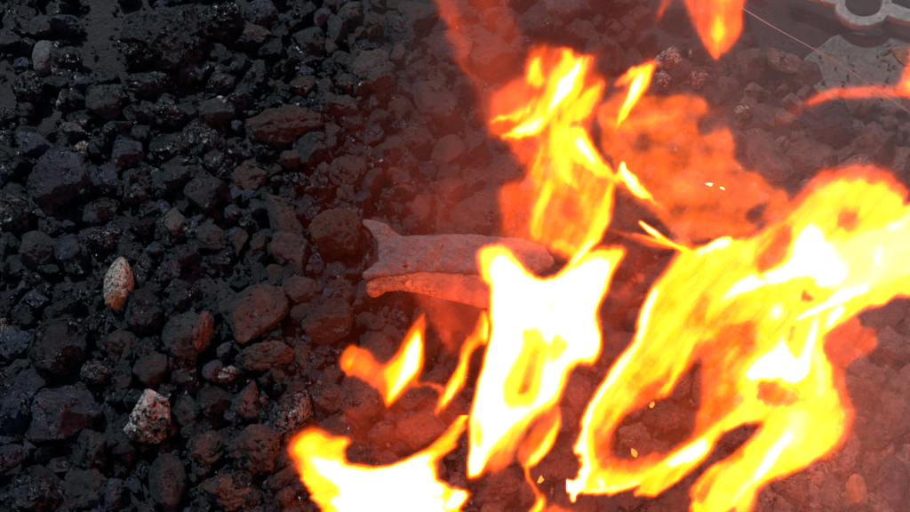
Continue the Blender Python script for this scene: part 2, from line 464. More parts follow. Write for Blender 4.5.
# ------------------------------------------------------------------ named lumps (photo px: x, y, width, height, turn)
heroes = []
def lump(x, y, w, h, rot, style, mat, short, label, name='coal_lump', cat='coal', lift=0.8, flat=0.85, sub=5):
    seed = len(heroes) + 11
    p, mpp = ground_pt(x, y, 0.02)
    rx, ry = w * mpp / 2, h * mpp / 2 * 1.12
    rz = flat * (rx + ry) / 2
    zc = float(gz(p[0], p[1])) + rz * lift
    p, mpp = ground_pt(x, y, zc)
    me = rock_mesh(name, (rx * 1.03, ry * 1.03, rz), seed, style, sub)
    o = obj(name, me, M[mat]); o.location = p
    o.rotation_euler = (0, 0, math.radians(rot))
    tag(o, label, cat)
    heroes.append((x, y, max(w, h) / 2 * .5 + min(w, h) / 2 * .5, short, p, (rx + ry) / 2))
    return o
K = lump
# -- upper left
K(20,28,28,24,0,'round','coal','round black lump at the top left corner','round black coal lump in the top left corner beside the pale slate sliver')
K(66,25,38,20,-8,'slab','blue','flat plate at the top left','flat bluish coal plate right of the round black lump in the top left corner')
K(45,58,22,40,10,'egg','slate','upright slate sliver','pale blue grey upright stone sliver standing among black coal at top left','stone_sliver','stone',lift=.9)
K(66,62,38,30,0,'chunk','coal','dark chunk beside the slate sliver','dark coal chunk touching the right side of the pale slate sliver')
K(30,88,34,34,0,'crumb','glit','crumbly lump below the slate sliver','crumbly black coal with one bright flake below the pale slate sliver')
K(72,100,28,26,-35,'crumb','silver','silvery brown flaky chip','silvery brown flaky chip with bright glints left of a round dark lump','stone_chip','stone')
K(105,103,36,32,15,'round','brown','round lump right of the silvery chip','round dull coal lump immediately right of the silvery brown chip')
K(165,38,86,74,0,'crumb','coal','big porous clump at upper left','largest porous jet black clump in the upper left of the bed',flat=.7)
K(222,20,52,40,0,'crumb','coal','black clump right of the porous clump','black crumbly clump directly right of the big porous clump')
K(148,86,52,28,0,'crumb','coal','flat crumbly lump under the porous clump','flat crumbly coal just below the big porous clump')
K(170,116,46,28,0,'crumb','glit','glittering cluster','glittering cluster of coal crystals below the flat crumbly coal')
K(215,112,42,24,0,'round','brown','dull rounded lump by the glittering cluster','dull rounded coal immediately right of the glittering crystal cluster')
K(222,101,15,9,-10,'chunk','silver','tiny light flake','tiny light grey flake lying on the dull rounded coal','stone_flake','stone',lift=3.2,sub=4)
K(262,17,34,28,20,'slab','blue','sparkling plate at the top','sparkling bluish coal plate at the top edge left of centre')
K(258,36,38,18,-10,'chunk','grey','flat triangular grey chip','flat triangular grey chip just below the sparkling bluish plate')
K(312,42,36,32,-20,'block','brown','smooth khaki block','smooth khaki grey block beside a rough upright block near the top')
K(336,30,26,36,12,'block','brown','rough upright block','rough upright grey block right of the smooth khaki block near the top')
K(352,12,34,22,-5,'block','grey','grey block at the top edge','grey block cut by the top edge left of the flames')
K(316,58,20,12,0,'round','brown','small pebble below the khaki block','small brownish pebble tucked under the smooth khaki block')
K(376,70,46,42,15,'crumb','grey','speckled grey lump','speckled grey lump with fine glints left of the orange wisp')
K(300,86,30,26,0,'chunk','redgrey','reddish block above the rusty clump','small reddish grey block above the rusty brown clump')
K(328,92,22,26,0,'chunk','redgrey','narrow chip left of the speckled lump','narrow reddish chip standing below left of the speckled grey lump')
K(344,110,40,26,-20,'block','redgrey','dull red wedge','dull red wedge of coal below the speckled grey lump')
K(235,103,46,20,5,'crumb','glit','bright crystal seam','bright bluish crystal seam above the rusty brown clump')
K(286,125,84,44,5,'crumb','rust','rusty brown clump','wide rusty brown clump left of the dull red wedge',flat=.6)
K(400,30,36,30,0,'chunk','coal','black lump beside the orange wisp','black coal lump at the top just left of the faint orange wisp')
# -- left middle
K(38,145,52,24,-22,'slab','blue','purple blue slab','long purple blue slab near the left edge above the big bluish boulder')
K(72,131,28,14,0,'slab','slate','teal grey flake','teal grey flake above the tan square block','stone_flake','stone')
K(83,151,20,19,35,'block','silver','tan square block','small tan square block beside the purple blue slab','stone_block','stone',lift=1.1)
K(62,180,60,50,10,'round','blue','big bluish boulder','big bluish grey coal boulder below the purple blue slab')
K(106,180,42,30,-15,'slab','blue','slab with a white glint','bluish slab with a white curved glint right of the big bluish boulder')
K(103,211,38,26,0,'round','coal','dark dome under the glinting slab','dark domed coal directly below the glinting bluish slab')
K(38,250,42,38,15,'round','brown','khaki dome at the left edge','khaki grey domed coal near the left edge halfway down')
K(8,246,26,44,10,'slab','coal','leaning slab at the left edge','dark slab leaning on the khaki dome at the left edge')
K(100,240,42,22,0,'crumb','glit','blue glitter heap','heap of blue glittering coal crumbs right of the khaki dome')
K(132,180,26,30,0,'chunk','coal','chunk right of the glinting slab','angular coal chunk right of the glinting bluish slab')
K(140,225,30,28,20,'chunk','coal','chunk right of the glitter heap','black chunk up and right of the blue glitter heap')
K(186,180,42,30,-15,'chunk','brown','brown chunk with glints','brownish coal chunk with white glints in the left middle of the bed')
K(168,148,40,26,0,'round','coal','low dark lump','low dark lump directly above the brownish chunk with glints')
K(212,238,34,32,0,'round','brown','lump left of the red wedge','rounded dull lump left of the long reddish wedge')
K(238,242,22,34,5,'chunk','redgrey','upright reddish chip','upright reddish chip between the dull lump and the long wedge')
K(248,178,34,30,-30,'block','redgrey','mauve block','mauve grey block above the long reddish wedge')
K(285,222,30,66,32,'block','redgrey','long reddish wedge','long reddish wedge of coal leaning down to the right',lift=.8)
K(224,170,28,22,0,'crumb','glit','small glittering crumb','small glittering crumb left of the mauve grey block')
K(252,214,16,14,0,'round','glit','shiny bead','tiny shiny bead of coal left of the long reddish wedge',sub=4)
K(296,182,34,18,-10,'crumb','glit','glint ridge','short ridge of bright glints right of the mauve grey block')
K(262,246,24,34,-8,'chunk','redgrey','chip under the long wedge','reddish chip lying under the left side of the long wedge')
K(337,236,58,56,0,'crumb','rust','crumbly rust red lump','crumbly rust red lump left of the forked ash coated branch')
K(348,172,42,36,0,'round','redgrey','rounded lump above the rust red one','rounded reddish lump above the crumbly rust red lump')
K(395,150,44,36,10,'chunk','redgrey','reddish lump above the branch','reddish coal lump in the veil above the forked branch')
K(400,195,40,28,0,'chunk','redgrey','low lump above the branch prong','low reddish lump just above the upper prong of the branch')
# -- left lower
o = K(119,286,25,52,4,'egg','speck','speckled clinker','pale oval stone peppered with black specks and orange at its foot in the left bed','clinker','stone',lift=1.3)
foot = rock_mesh('orange_foot', (.0078, .0090, .0098), 555, 'crumb', 5)
fo = obj('orange_foot', foot, M['ochre'], o); fo.location = (0.0006, -0.0128, 0.0015)
K(60,346,58,54,0,'round','coal','big dark dome at the lower left','big smooth dark dome of coal below left of the speckled clinker')
K(122,346,36,50,0,'chunk','brown','pointed brown lump','pointed brownish lump standing directly below the speckled clinker')
K(144,312,36,46,10,'round','coal','dark oval lump','dark oval lump right of the speckled clinker')
o = K(188,336,46,46,-30,'round','brown','khaki lump with a red edge','khaki lump with a red right edge beside the dark oval lump')
ed = rock_mesh('red_edge', (.0075, .0150, .012), 556, 'crumb', 5)
eo = obj('red_edge', ed, M['rednose'], o); eo.location = (0.0085, 0.0065, 0.003); eo.rotation_euler = (0, 0, math.radians(20))
K(70,308,32,28,0,'chunk','coal','chunk above the big dark dome','small black chunk above the big smooth dark dome')
K(3,327,18,22,0,'crumb','silver','pale crumb at the left edge','pale ashy crumb cut by the left edge of the picture','ash_crumb','stone')
K(8,300,26,30,0,'chunk','blue','bluish chunk at the left edge','bluish chunk at the left edge above the pale ashy crumb')
K(97,325,30,28,0,'crumb','glit','glittering crumb by the clinker','glittering crumbly coal below left of the speckled clinker')
K(185,297,34,30,0,'round','coal','dark lump above the khaki one','dark round lump directly above the khaki lump with the red edge')
K(170,270,24,36,0,'chunk','blue','bluish upright chip','bluish upright chip above right of the dark oval lump')
K(207,308,26,24,0,'chunk','coal','chip above right of the khaki lump','black chip above right of the khaki lump with the red edge')
K(98,372,36,26,10,'crumb','glit','glittering crumbs under the brown lump','row of glittering coal crumbs below left of the pointed brownish lump')
K(15,408,32,46,5,'block','blue','blue block at the left edge','blue grey block near the left edge beside the faceted boulder')
K(66,414,76,62,-12,'chunk','blue','large faceted boulder','large faceted purple blue boulder in the lower left of the bed',lift=.6)
K(92,446,34,48,0,'block','coal','dark block under the faceted boulder','dark upright block below right of the large faceted boulder')
K(116,436,32,26,15,'block','brown','brown block by the shiny coal','small brown block left of the shiny silvery coal')
K(129,452,17,19,0,'egg','grey','light bead','light grey bead of stone below left of the shiny silvery coal','pebble','stone',lift=1.2,sub=4)
K(150,415,58,60,25,'chunk','shiny','shiny silvery coal','shiny coal with large silvery white glints in the lower left')
K(168,480,38,50,10,'egg','brown','egg shaped lump','egg shaped grey lump at the bottom below the shiny silvery coal')
K(38,492,68,44,-15,'chunk','coal','wide lump at the bottom left','wide dark lump at the bottom left corner of the bed')
K(8,456,34,34,0,'chunk','blue','bluish lump at the bottom left edge','bluish lump at the left edge above the wide bottom left lump')
K(114,494,22,34,0,'crumb','blue','blue glinting upright crumb','blue glinting upright crumb at the bottom left of the egg shaped lump')
K(143,468,20,16,0,'crumb','glit','sparkling nugget','sparkling nugget wedged between the shiny coal and the egg lump',sub=4)
K(215,402,44,32,0,'round','coal','dark mound','dark mound right of the shiny silvery coal')
K(207,448,44,34,0,'crumb','redgrey','crumbly mound','crumbly reddish mound right of the egg shaped lump')
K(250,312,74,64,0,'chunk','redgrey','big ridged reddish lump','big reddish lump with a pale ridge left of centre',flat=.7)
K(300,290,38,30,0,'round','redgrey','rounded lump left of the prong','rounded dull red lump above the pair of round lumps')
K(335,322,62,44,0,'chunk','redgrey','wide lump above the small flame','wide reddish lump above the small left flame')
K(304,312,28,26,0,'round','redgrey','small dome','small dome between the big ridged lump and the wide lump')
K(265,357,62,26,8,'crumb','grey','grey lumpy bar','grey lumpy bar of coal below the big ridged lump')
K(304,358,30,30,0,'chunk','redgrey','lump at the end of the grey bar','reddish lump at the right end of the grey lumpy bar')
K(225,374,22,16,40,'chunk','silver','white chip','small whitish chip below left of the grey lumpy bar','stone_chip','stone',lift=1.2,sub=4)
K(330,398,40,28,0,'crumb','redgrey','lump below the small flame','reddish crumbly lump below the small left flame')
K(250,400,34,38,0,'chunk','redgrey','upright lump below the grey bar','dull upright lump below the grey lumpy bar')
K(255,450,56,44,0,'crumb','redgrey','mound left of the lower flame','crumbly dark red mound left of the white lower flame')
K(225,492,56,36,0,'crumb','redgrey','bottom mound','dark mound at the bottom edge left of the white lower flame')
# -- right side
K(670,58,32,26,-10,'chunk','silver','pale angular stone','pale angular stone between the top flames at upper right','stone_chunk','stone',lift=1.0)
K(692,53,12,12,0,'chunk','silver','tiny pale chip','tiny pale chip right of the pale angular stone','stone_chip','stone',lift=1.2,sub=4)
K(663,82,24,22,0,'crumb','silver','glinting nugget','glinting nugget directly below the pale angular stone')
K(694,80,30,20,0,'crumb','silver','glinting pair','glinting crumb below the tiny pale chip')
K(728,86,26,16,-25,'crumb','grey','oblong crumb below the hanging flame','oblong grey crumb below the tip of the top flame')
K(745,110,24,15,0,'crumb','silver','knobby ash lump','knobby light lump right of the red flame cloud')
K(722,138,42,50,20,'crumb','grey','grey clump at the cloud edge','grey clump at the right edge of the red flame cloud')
K(770,162,54,44,-25,'chunk','palegrey','long sloping lump','long lump sloping down right of the grey clump')
K(752,140,28,26,0,'round','palegrey','round lump by the knobby one','round lump below the knobby light lump')
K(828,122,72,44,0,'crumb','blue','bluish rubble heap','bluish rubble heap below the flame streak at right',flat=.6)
K(870,145,54,36,10,'chunk','palegrey','pinkish lump at the right','pinkish grey lump under the flame streak near the right edge')
K(810,160,50,40,0,'round','palegrey','rounded lump above the big flame','rounded lump just above the top of the big right flame')
K(900,165,30,34,0,'chunk','palegrey','lump at the right edge','reddish lump at the right edge above the big flame')
K(862,325,46,28,15,'crumb','palegrey','ridged lump under the flame shoulder','ridged lump under the shoulder of the big flame at right')
K(893,348,44,40,0,'crumb','palegrey','rubble at the right edge','brownish rubble lump at the right edge below the flame shoulder')
K(868,380,44,36,0,'crumb','palegrey','brown crumb beside the flame','brown crumbly lump just right of the big flame')
K(895,412,40,40,0,'crumb','palegrey','lower rubble at the right edge','reddish rubble lump at the right edge level with the flame corner')
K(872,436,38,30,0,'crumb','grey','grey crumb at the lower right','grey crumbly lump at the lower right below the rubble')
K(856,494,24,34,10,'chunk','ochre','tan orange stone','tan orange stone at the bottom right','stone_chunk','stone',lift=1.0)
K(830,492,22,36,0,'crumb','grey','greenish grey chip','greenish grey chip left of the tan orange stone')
K(800,492,34,34,0,'crumb','palegrey','lump left of the grey chip','reddish lump left of the greenish grey chip at the bottom')
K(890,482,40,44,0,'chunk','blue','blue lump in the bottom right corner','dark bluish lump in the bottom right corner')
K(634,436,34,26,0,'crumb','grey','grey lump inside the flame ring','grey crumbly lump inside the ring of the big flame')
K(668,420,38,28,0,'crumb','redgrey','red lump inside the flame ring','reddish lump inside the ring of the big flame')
K(712,456,40,26,20,'crumb','grey','lump between the two lower tongues','ash grey lump in the gap between the two lower tongues of the big flame')
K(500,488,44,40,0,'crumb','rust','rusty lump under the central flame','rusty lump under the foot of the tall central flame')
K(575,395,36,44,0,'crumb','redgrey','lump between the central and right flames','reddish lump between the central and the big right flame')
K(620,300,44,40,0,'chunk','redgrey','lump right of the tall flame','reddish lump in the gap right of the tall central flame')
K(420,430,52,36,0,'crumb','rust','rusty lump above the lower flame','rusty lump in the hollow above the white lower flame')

# ------------------------------------------------------------------ filler lumps, individually placed
protos = []
styles = ['chunk', 'round', 'block', 'crumb', 'chunk', 'round', 'chunk', 'crumb', 'block', 'slab', 'chunk', 'round', 'crumb', 'chunk', 'block', 'egg']
for i, st in enumerate(styles):
    r = np.random.default_rng(100 + i)
    protos.append((rock_mesh('coal_lump', (1 * r.uniform(.85, 1.1), r.uniform(.7, 1.0), r.uniform(.6, .85)), 900 + i, st, 4), st))
proto_m = {}
def proto(i, mat):
    if (i, mat) not in proto_m:
        me = protos[i][0].copy(); me.materials.clear(); me.materials.append(M[mat]); proto_m[(i, mat)] = me
    return proto_m[(i, mat)]
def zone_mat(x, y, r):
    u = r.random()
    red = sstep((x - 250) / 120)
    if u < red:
        if x > 740: return r.choice(['palegrey', 'palegrey', 'redgrey', 'grey'])
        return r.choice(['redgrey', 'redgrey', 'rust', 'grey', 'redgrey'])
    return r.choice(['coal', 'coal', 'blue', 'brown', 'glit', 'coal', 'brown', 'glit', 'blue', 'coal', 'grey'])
placed = [(h[0], h[1], h[2]) for h in heroes]
def bare(x, y):
    if 84 < x < 122 and y < 74: return True
    if x < 18 and 50 < y < 110: return True
    if x > 752 and y < 56: return True
    if x > 815 and y < 98: return True
    return False
fr = random.Random(21)
count = 0
seen = {}
labels_used = set()
fill_plan = []
for (rmin, rmax, want, tight) in ((17, 26, 95, .70), (11, 17, 130, .64), (8, 11, 60, .60)):
    n = 0; tries = 0
    while n < want and tries < 9000:
        tries += 1
        x = fr.uniform(-12, 922); y = fr.uniform(-10, 524)
        r = fr.uniform(rmin, rmax)
        if bare(x, y) : continue
        if any((x - a) ** 2 + (y - b) ** 2 < (tight * (r + c)) ** 2 for a, b, c in placed): continue
        placed.append((x, y, r)); fill_plan.append((x, y, r)); n += 1
fill_plan = sorted(fill_plan, key=lambda q: -q[2])[:185]
SZ = lambda r: 'large' if r > 17 else ('medium' if r > 11.5 else 'small')
for (x, y, r) in fill_plan:
    mat = zone_mat(x, y, fr)
    pi = fr.randrange(len(protos))
    p, mpp = ground_pt(x, y, 0.012)
    s = r * mpp * 1.12
    zc = float(gz(p[0], p[1])) + s * .38 + 0.002
    p, mpp = ground_pt(x, y, zc)
    o = bpy.data.objects.new('coal_lump', proto(pi, mat)); C.objects.link(o)
    o.location = p
    o.scale = (s * fr.uniform(.9, 1.15), s * fr.uniform(.9, 1.15), s * fr.uniform(.8, 1.1))
    o.rotation_euler = (fr.uniform(-.5, .5), fr.uniform(-.5, .5), fr.uniform(0, 6.28))
    # where it lies: named from the nearest distinctive lump
    hs = sorted(heroes, key=lambda q: (q[0] - x) ** 2 + (q[1] - y) ** 2)
    look = {'coal': 'black', 'blue': 'bluish', 'brown': 'brownish', 'glit': 'glinting', 'redgrey': 'reddish', 'rust': 'rusty', 'grey': 'ash grey', 'palegrey': 'hazy brown'}[mat]
    lab = None
    for hq in hs[:5]:
        dx, dy = x - hq[0], y - hq[1]
        if abs(dx) > 2 * abs(dy): w = 'right of' if dx > 0 else 'left of'
        elif abs(dy) > 2 * abs(dx): w = 'below' if dy > 0 else 'above'
        else: w = ('below ' if dy > 0 else 'above ') + ('right of' if dx > 0 else 'left of')
        for form in ('%s %s coal %s the %s' % (SZ(r), look, w, hq[3]),):
            if form not in labels_used and len(form.split()) <= 16:
                lab = form; break
        if lab: break
    if lab is None: lab = '%s %s coal among the heaped lumps' % (SZ(r), look)
    labels_used.add(lab)
    tag(o, lab, 'coal', 'coal lumps heaped in the bed')

# the hundreds of smaller lumps filling in below and between the ones above
def under_layer(name, n, rr, mats, seed, region, label):
    r = np.random.default_rng(seed); Vs, Fs = [], []; off = 0
    low = [rock_mesh('tmp', (1, r.uniform(.7, 1), r.uniform(.6, .9)), 300 + i, st, 3) for i, st in enumerate(['chunk', 'crumb', 'round', 'block', 'chunk', 'chunk', 'crumb', 'block'])]
    arr = []
    for me in low:
        v = np.zeros(len(me.vertices) * 3, np.float32); me.vertices.foreach_get('co', v); arr.append(v.reshape(-1, 3)); bpy.data.meshes.remove(me)
    F3 = ico(3)[1]
    c = 0
    while c < n:
        x = r.uniform(region[0], region[1]); y = r.uniform(region[2], region[3])
        if bare(x, y): continue
        p, mpp = ground_pt(x, y, 0.005)
        s = r.uniform(*rr) * mpp
        R_ = np.array(Euler(tuple(r.uniform(0, 6.28, 3))).to_matrix())
        z = float(gz(p[0], p[1])) + s * r.uniform(-.1, .75)
        Vs.append(arr[r.integers(len(arr))] @ R_.T * s + np.array([p[0], p[1], z])); Fs.append(F3 + off); off += len(arr[0]); c += 1
    o = obj(name, mesh_from(name, np.concatenate(Vs), np.concatenate(Fs)), M[mats]); tag(o, label, 'rubble', kind='stuff')
under_layer('small_coal_rubble', 760, (8, 17), 'coal', 61, (-15, 420, -12, 524), 'small black coal rubble packed under and between the larger lumps')
under_layer('small_bluish_rubble', 240, (7, 14), 'blue', 62, (-15, 330, -12, 524), 'small bluish coal rubble scattered through the left of the bed')
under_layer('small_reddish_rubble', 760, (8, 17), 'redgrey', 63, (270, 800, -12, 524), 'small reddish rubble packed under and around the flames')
under_layer('small_hazed_rubble', 420, (7, 15), 'palegrey', 64, (748, 925, 85, 524), 'small haze paled brown rubble at the right of the fire')

# fine rubble between the lumps: uncountable
def gravel(name, n, smin, smax, mat, seed, region, label, zoff=0.0, sub=2):
    r = np.random.default_rng(seed)
    V0, F0 = ico(sub)
    variants = []
    for k in range(10):
        V = V0.copy()
        for q in r.normal(size=(7, 3)):
            q = q / np.linalg.norm(q); o_ = r.uniform(.32, .75); d = V @ q
            V -= np.where(d > o_, d - o_, 0)[:, None] * q
        V += 0.3 * fbm(V * 2.2 + k * 9, 2)[:, None] * V
        variants.append(V * np.array([1, r.uniform(.6, 1), r.uniform(.5, .9)]))
    Vs, Fs = [], []; off = 0; c = 0
    while c < n:
        x = r.uniform(region[0], region[1]); y = r.uniform(region[2], region[3])
        if bare(x, y) and r.random() < .35: continue
        p, mpp = ground_pt(x, y, 0.008)
        s = smin * (smax / smin) ** (r.random() ** 1.6)
        R = np.array(Euler(tuple(r.uniform(0, 6.28, 3))).to_matrix())
        z = float(gz(p[0], p[1])) + s * .5 + r.random() ** 2 * 0.010 + zoff
        Vs.append(variants[r.integers(10)] @ R.T * s + np.array([p[0], p[1], z])); Fs.append(F0 + off); off += len(V0); c += 1
    me = mesh_from(name, np.concatenate(Vs), np.concatenate(Fs), smooth=False)
    o = obj(name, me, M[mat]); tag(o, label, 'rubble', kind='stuff')
gravel('fine_coal_rubble', 2200, .0014, .0045, 'coal', 1, (-15, 520, -12, 524), 'fine black coal rubble and dust filling the gaps between the lumps')
gravel('glinting_coal_grit', 1100, .0010, .0032, 'glit', 2, (-15, 925, -12, 524), 'glinting coal grit strewn between the lumps', .002)
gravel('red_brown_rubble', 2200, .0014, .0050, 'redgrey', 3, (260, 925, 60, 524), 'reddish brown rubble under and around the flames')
gravel('grey_ash_crumbs', 700, .0014, .0045, 'grey', 4, (250, 925, 40, 524), 'grey ash crumbs scattered over the hot side of the bed', .003)

# ------------------------------------------------------------------ flat relief bodies lying on the bed
def relief(name, box, zc, hfun, mat, parent=None, step=0.6, rough=0.0, seed=1, back=True, origin=None):
    X, Y = grid(*box, step)
    h = hfun(X, Y)                                   # half thickness in metres
    P, s = on_plane(X, Y, np.array([0, 0, zc]), np.array([0, 0, 1.0]))
    if rough:
        h = np.where(h > 0, np.maximum(h + rough * fbm(P * 130 + seed, 5, .6) * np.minimum(1, h / .002), 1e-5), 0)
    act = h > 0
    cell = act[:-1, :-1] & act[1:, :-1] & act[:-1, 1:] & act[1:, 1:]
    r, c = np.nonzero(cell)
    used = np.zeros(h.shape, bool); used[r, c] = used[r + 1, c] = used[r, c + 1] = used[r + 1, c + 1] = True
    fi = -np.ones(h.shape, int); fi[used] = np.arange(used.sum())
    top = P[used] + np.stack([0 * h[used], 0 * h[used], h[used]], -1)
    bot = P[used] - np.stack([0 * h[used], 0 * h[used], h[used]], -1)
    k = used.sum()
    Ff = np.stack([fi[r, c], fi[r + 1, c], fi[r + 1, c + 1], fi[r, c + 1]], 1)
    Fb = Ff[:, ::-1] + k
    # side walls where an edge has a face on one side only
    from collections import Counter
    e = np.concatenate([Ff[:, [0, 1]], Ff[:, [1, 2]], Ff[:, [2, 3]], Ff[:, [3, 0]]])
    key = set(map(tuple, e.tolist()))
    side = np.array([(a, b) for a, b in key if (b, a) not in key])
    Fs = np.stack([side[:, 1], side[:, 0], side[:, 0] + k, side[:, 1] + k], 1)
    V = np.concatenate([top, bot])
    if origin is None: origin = V.mean(0)
    o = obj(name, mesh_from(name, V - origin, np.concatenate([Ff, Fb, Fs])), mat, parent)
    if parent is None: o.location = origin
    return o, origin
def tube_h(strokes, mpp):
    def f(X, Y):
        WX = X + 1.2 * n2(X, Y, 12, 5.5, 3); WY = Y + 1.2 * n2(X, Y, 12, 8.5, 3)
        H = np.zeros(X.shape)
        for pts in strokes:
            for (ax, ay, ar), (bx, by, br) in zip(pts[:-1], pts[1:]):
                dx, dy = bx - ax, by - ay; l2 = dx * dx + dy * dy
                t = np.clip(((WX - ax) * dx + (WY - ay) * dy) / l2, 0, 1)
                rr = ar + (br - ar) * t
                d = np.hypot(WX - ax - t * dx, WY - ay - t * dy)
                H = np.maximum(H, np.sqrt(np.maximum(rr * rr - d * d, 0)))
        H = H * (1 + .30 * n2(X, Y, 15, 2.5, 3))
        return np.maximum(H, 0) * mpp * .62
    return f
_, mpp = ground_pt(455, 260, .055)
br = empty('charred_branch', (0, 0, 0))
o, org = relief('ash_bark', (350, 560, 212, 292), .052, tube_h([
    [(366, 223, 4), (373, 226, 6), (383, 234, 10), (392, 244, 11), (400, 248, 12), (412, 252, 16), (440, 255, 19), (470, 256, 21), (518, 257, 18), (536, 259, 14), (547, 262, 7)],
    [(386, 242, 8), (386, 262, 8)], [(366, 276, 4), (380, 270, 8), (394, 265, 12), (412, 260, 15), (430, 260, 16)]], mpp), M['bark'], br, rough=.0035, seed=3)
br.location = org
o.location = (0, 0, 0)
o2, org2 = relief('glowing_prong', (360, 500, 268, 320), .050, tube_h([
    [(374, 289, 8), (384, 283, 8), (402, 281, 9), (430, 283, 12), (470, 289, 15), (495, 296, 14)]], mpp), M['ember'], br, rough=.003, seed=9, origin=org)
o2.location = (0, 0, 0)
tag(br, 'forked ash coated branch with a glowing lower prong lying left of the tall flame', 'branch')

# bracket with an oval hole, sheet below it, wire
def bracket_h(X, Y):
    sd = np.minimum(sd_stroke(X, Y, [(780, -22, 7), (812, -7, 7), (845, 3, 8)]), sd_stroke(X, Y, [(884, 10, 8), (905, 17, 7), (945, 27, 8)]))
    e = np.hypot((X - 863) / 29, (Y - 6) / 23) - 1
    sd = np.minimum(sd, e * 24)
    sd = sd + .8 * n2(X, Y, 9, 3.0, 2)
    hole = np.hypot((X - 863) / 18, (Y - 5) / 13) - 1
    sd = np.maximum(sd, -hole * 14)
    return np.where(sd < 0, .0022 * sstep(-sd / 1.3) + .0010, 0)
o, _ = relief('metal_bracket', (786, 945, -22, 45), .020, bracket_h, M['metal'], rough=.0008, seed=5)
tag(o, 'grey metal bar with an oval eye crossing the top right corner', 'bracket')
def sheet_h(X, Y):
    sd = sd_poly(X, Y, [(800, 70), (803, 58), (818, 48), (836, 34), (850, 33), (870, 35), (900, 39), (930, 43), (942, 45), (942, 70), (942, 108), (936, 114), (900, 112), (870, 108), (845, 106), (826, 100), (812, 88), (803, 78)]) + 1.5 * n2(X, Y, 14, 6.0, 3)
    return np.where(sd < 0, .0014 * sstep(-sd / 2.0) + .0006, 0)
o, _ = relief('metal_sheet', (785, 945, 15, 125), .006, sheet_h, M['plate'], rough=.0009, seed=8)
tag(o, 'dusty greenish grey sheet lying below the metal bar at the top right', 'metal sheet')
o = K(904, 57, 24, 26, 20, 'slab', 'ochre', 'ochre chip', 'ochre brown flat chip on the greenish sheet at the right edge', 'stone_chip', 'stone', lift=.9, flat=.4)
o = K(826, 60, 12, 10, 0, 'crumb', 'ochre', 'tiny ochre crumb', 'tiny ochre crumb at the left tip of the greenish sheet', 'stone_crumb', 'stone', lift=1.2, sub=4)
# wire
pts = []
for t in np.linspace(0, 1, 40):
    x = 742 + (925 - 742) * t; y = 8 + (122 - 8) * t + 1.2 * math.sin(t * 9) - 3.5 * math.sin(t * math.pi)
    p, _ = ground_pt(x, y, .030 + .010 * math.sin(t * 3.1))
    pts.append(p)
pts = np.array(pts); rad = .0004; k = 8
tan = np.gradient(pts, axis=0); tan /= np.linalg.norm(tan, axis=1)[:, None]
s1 = np.cross(tan, [0, 0, 1.0]); s1 /= np.linalg.norm(s1, axis=1)[:, None]; s2 = np.cross(tan, s1)
WV = np.concatenate([pts[i] + rad * (math.cos(a) * s1[i] + math.sin(a) * s2[i])[None] for i in range(len(pts)) for a in [2 * math.pi * j / k for j in range(k)]])
WF = [[i * k + j, i * k + (j + 1) % k, (i + 1) * k + (j + 1) % k, (i + 1) * k + j] for i in range(len(pts) - 1) for j in range(k)]
mw, nt = new_mat('wire_pinkish'); pb = N(nt, 'ShaderNodeBsdfPrincipled'); nz_ = N(nt, 'ShaderNodeTexNoise', Scale=300)
rp = ramp(nt, nz_.outputs[0], [(.3, (.16, .12, .12)), (.7, (.34, .28, .28))]); nt.links.new(rp.outputs[0], pb.inputs['Base Color']); pb.inputs['Roughness'].default_value = .45
oo = N(nt, 'ShaderNodeOutputMaterial'); nt.links.new(pb.outputs[0], oo.inputs[0])
o = obj('thin_wire', mesh_from('thin_wire', WV - pts[0], WF), mw); o.location = pts[0]
tag(o, 'thin pinkish wire stretched slantwise from the top flame to the right edge', 'wire')

# ------------------------------------------------------------------ embers
def ember(x, y, w, h, mat, label, z=.03, seed=1):
    p, mpp = ground_pt(x, y, z)
    V, F = ico(4); r = np.random.default_rng(seed)
    V = V * (0.55 + np.maximum(0, 0.5 + 1.5 * fbm(V * 1.1 + seed * 5.5, 3, .6)))[:, None]
    for q in r.normal(size=(9, 3)):
        q = q / np.linalg.norm(q); d = V @ q; V -= np.where(d > .35, (d - .35) * .9, 0)[:, None] * q
    V = V / np.abs(V).max(0) * np.array([w * mpp * .62, h * mpp * .68, (w + h) * mpp / 5])
    o = obj('ember', mesh_from('ember', V, F), M[mat])
    o.location = p; tag(o, label, 'ember', 'burning embers under the flames')
ember(540, 481, 7, 8, 'orangehot', 'orange star shaped ember left of the white hot knob', .03, 4)
ember(633, 451, 7, 9, 'orangehot', 'orange ember inside the flame ring', .04, 6)
ember(651, 406, 6, 5, 'orangehot', 'small orange ember below the yellow streak', .04, 7)
ember(709, 184, 7, 4, 'whitehot', 'white ember in the red flame cloud, left of its twin', .05, 11)
ember(722, 188, 5, 3, 'whitehot', 'white ember in the red flame cloud, right of its twin', .05, 12)

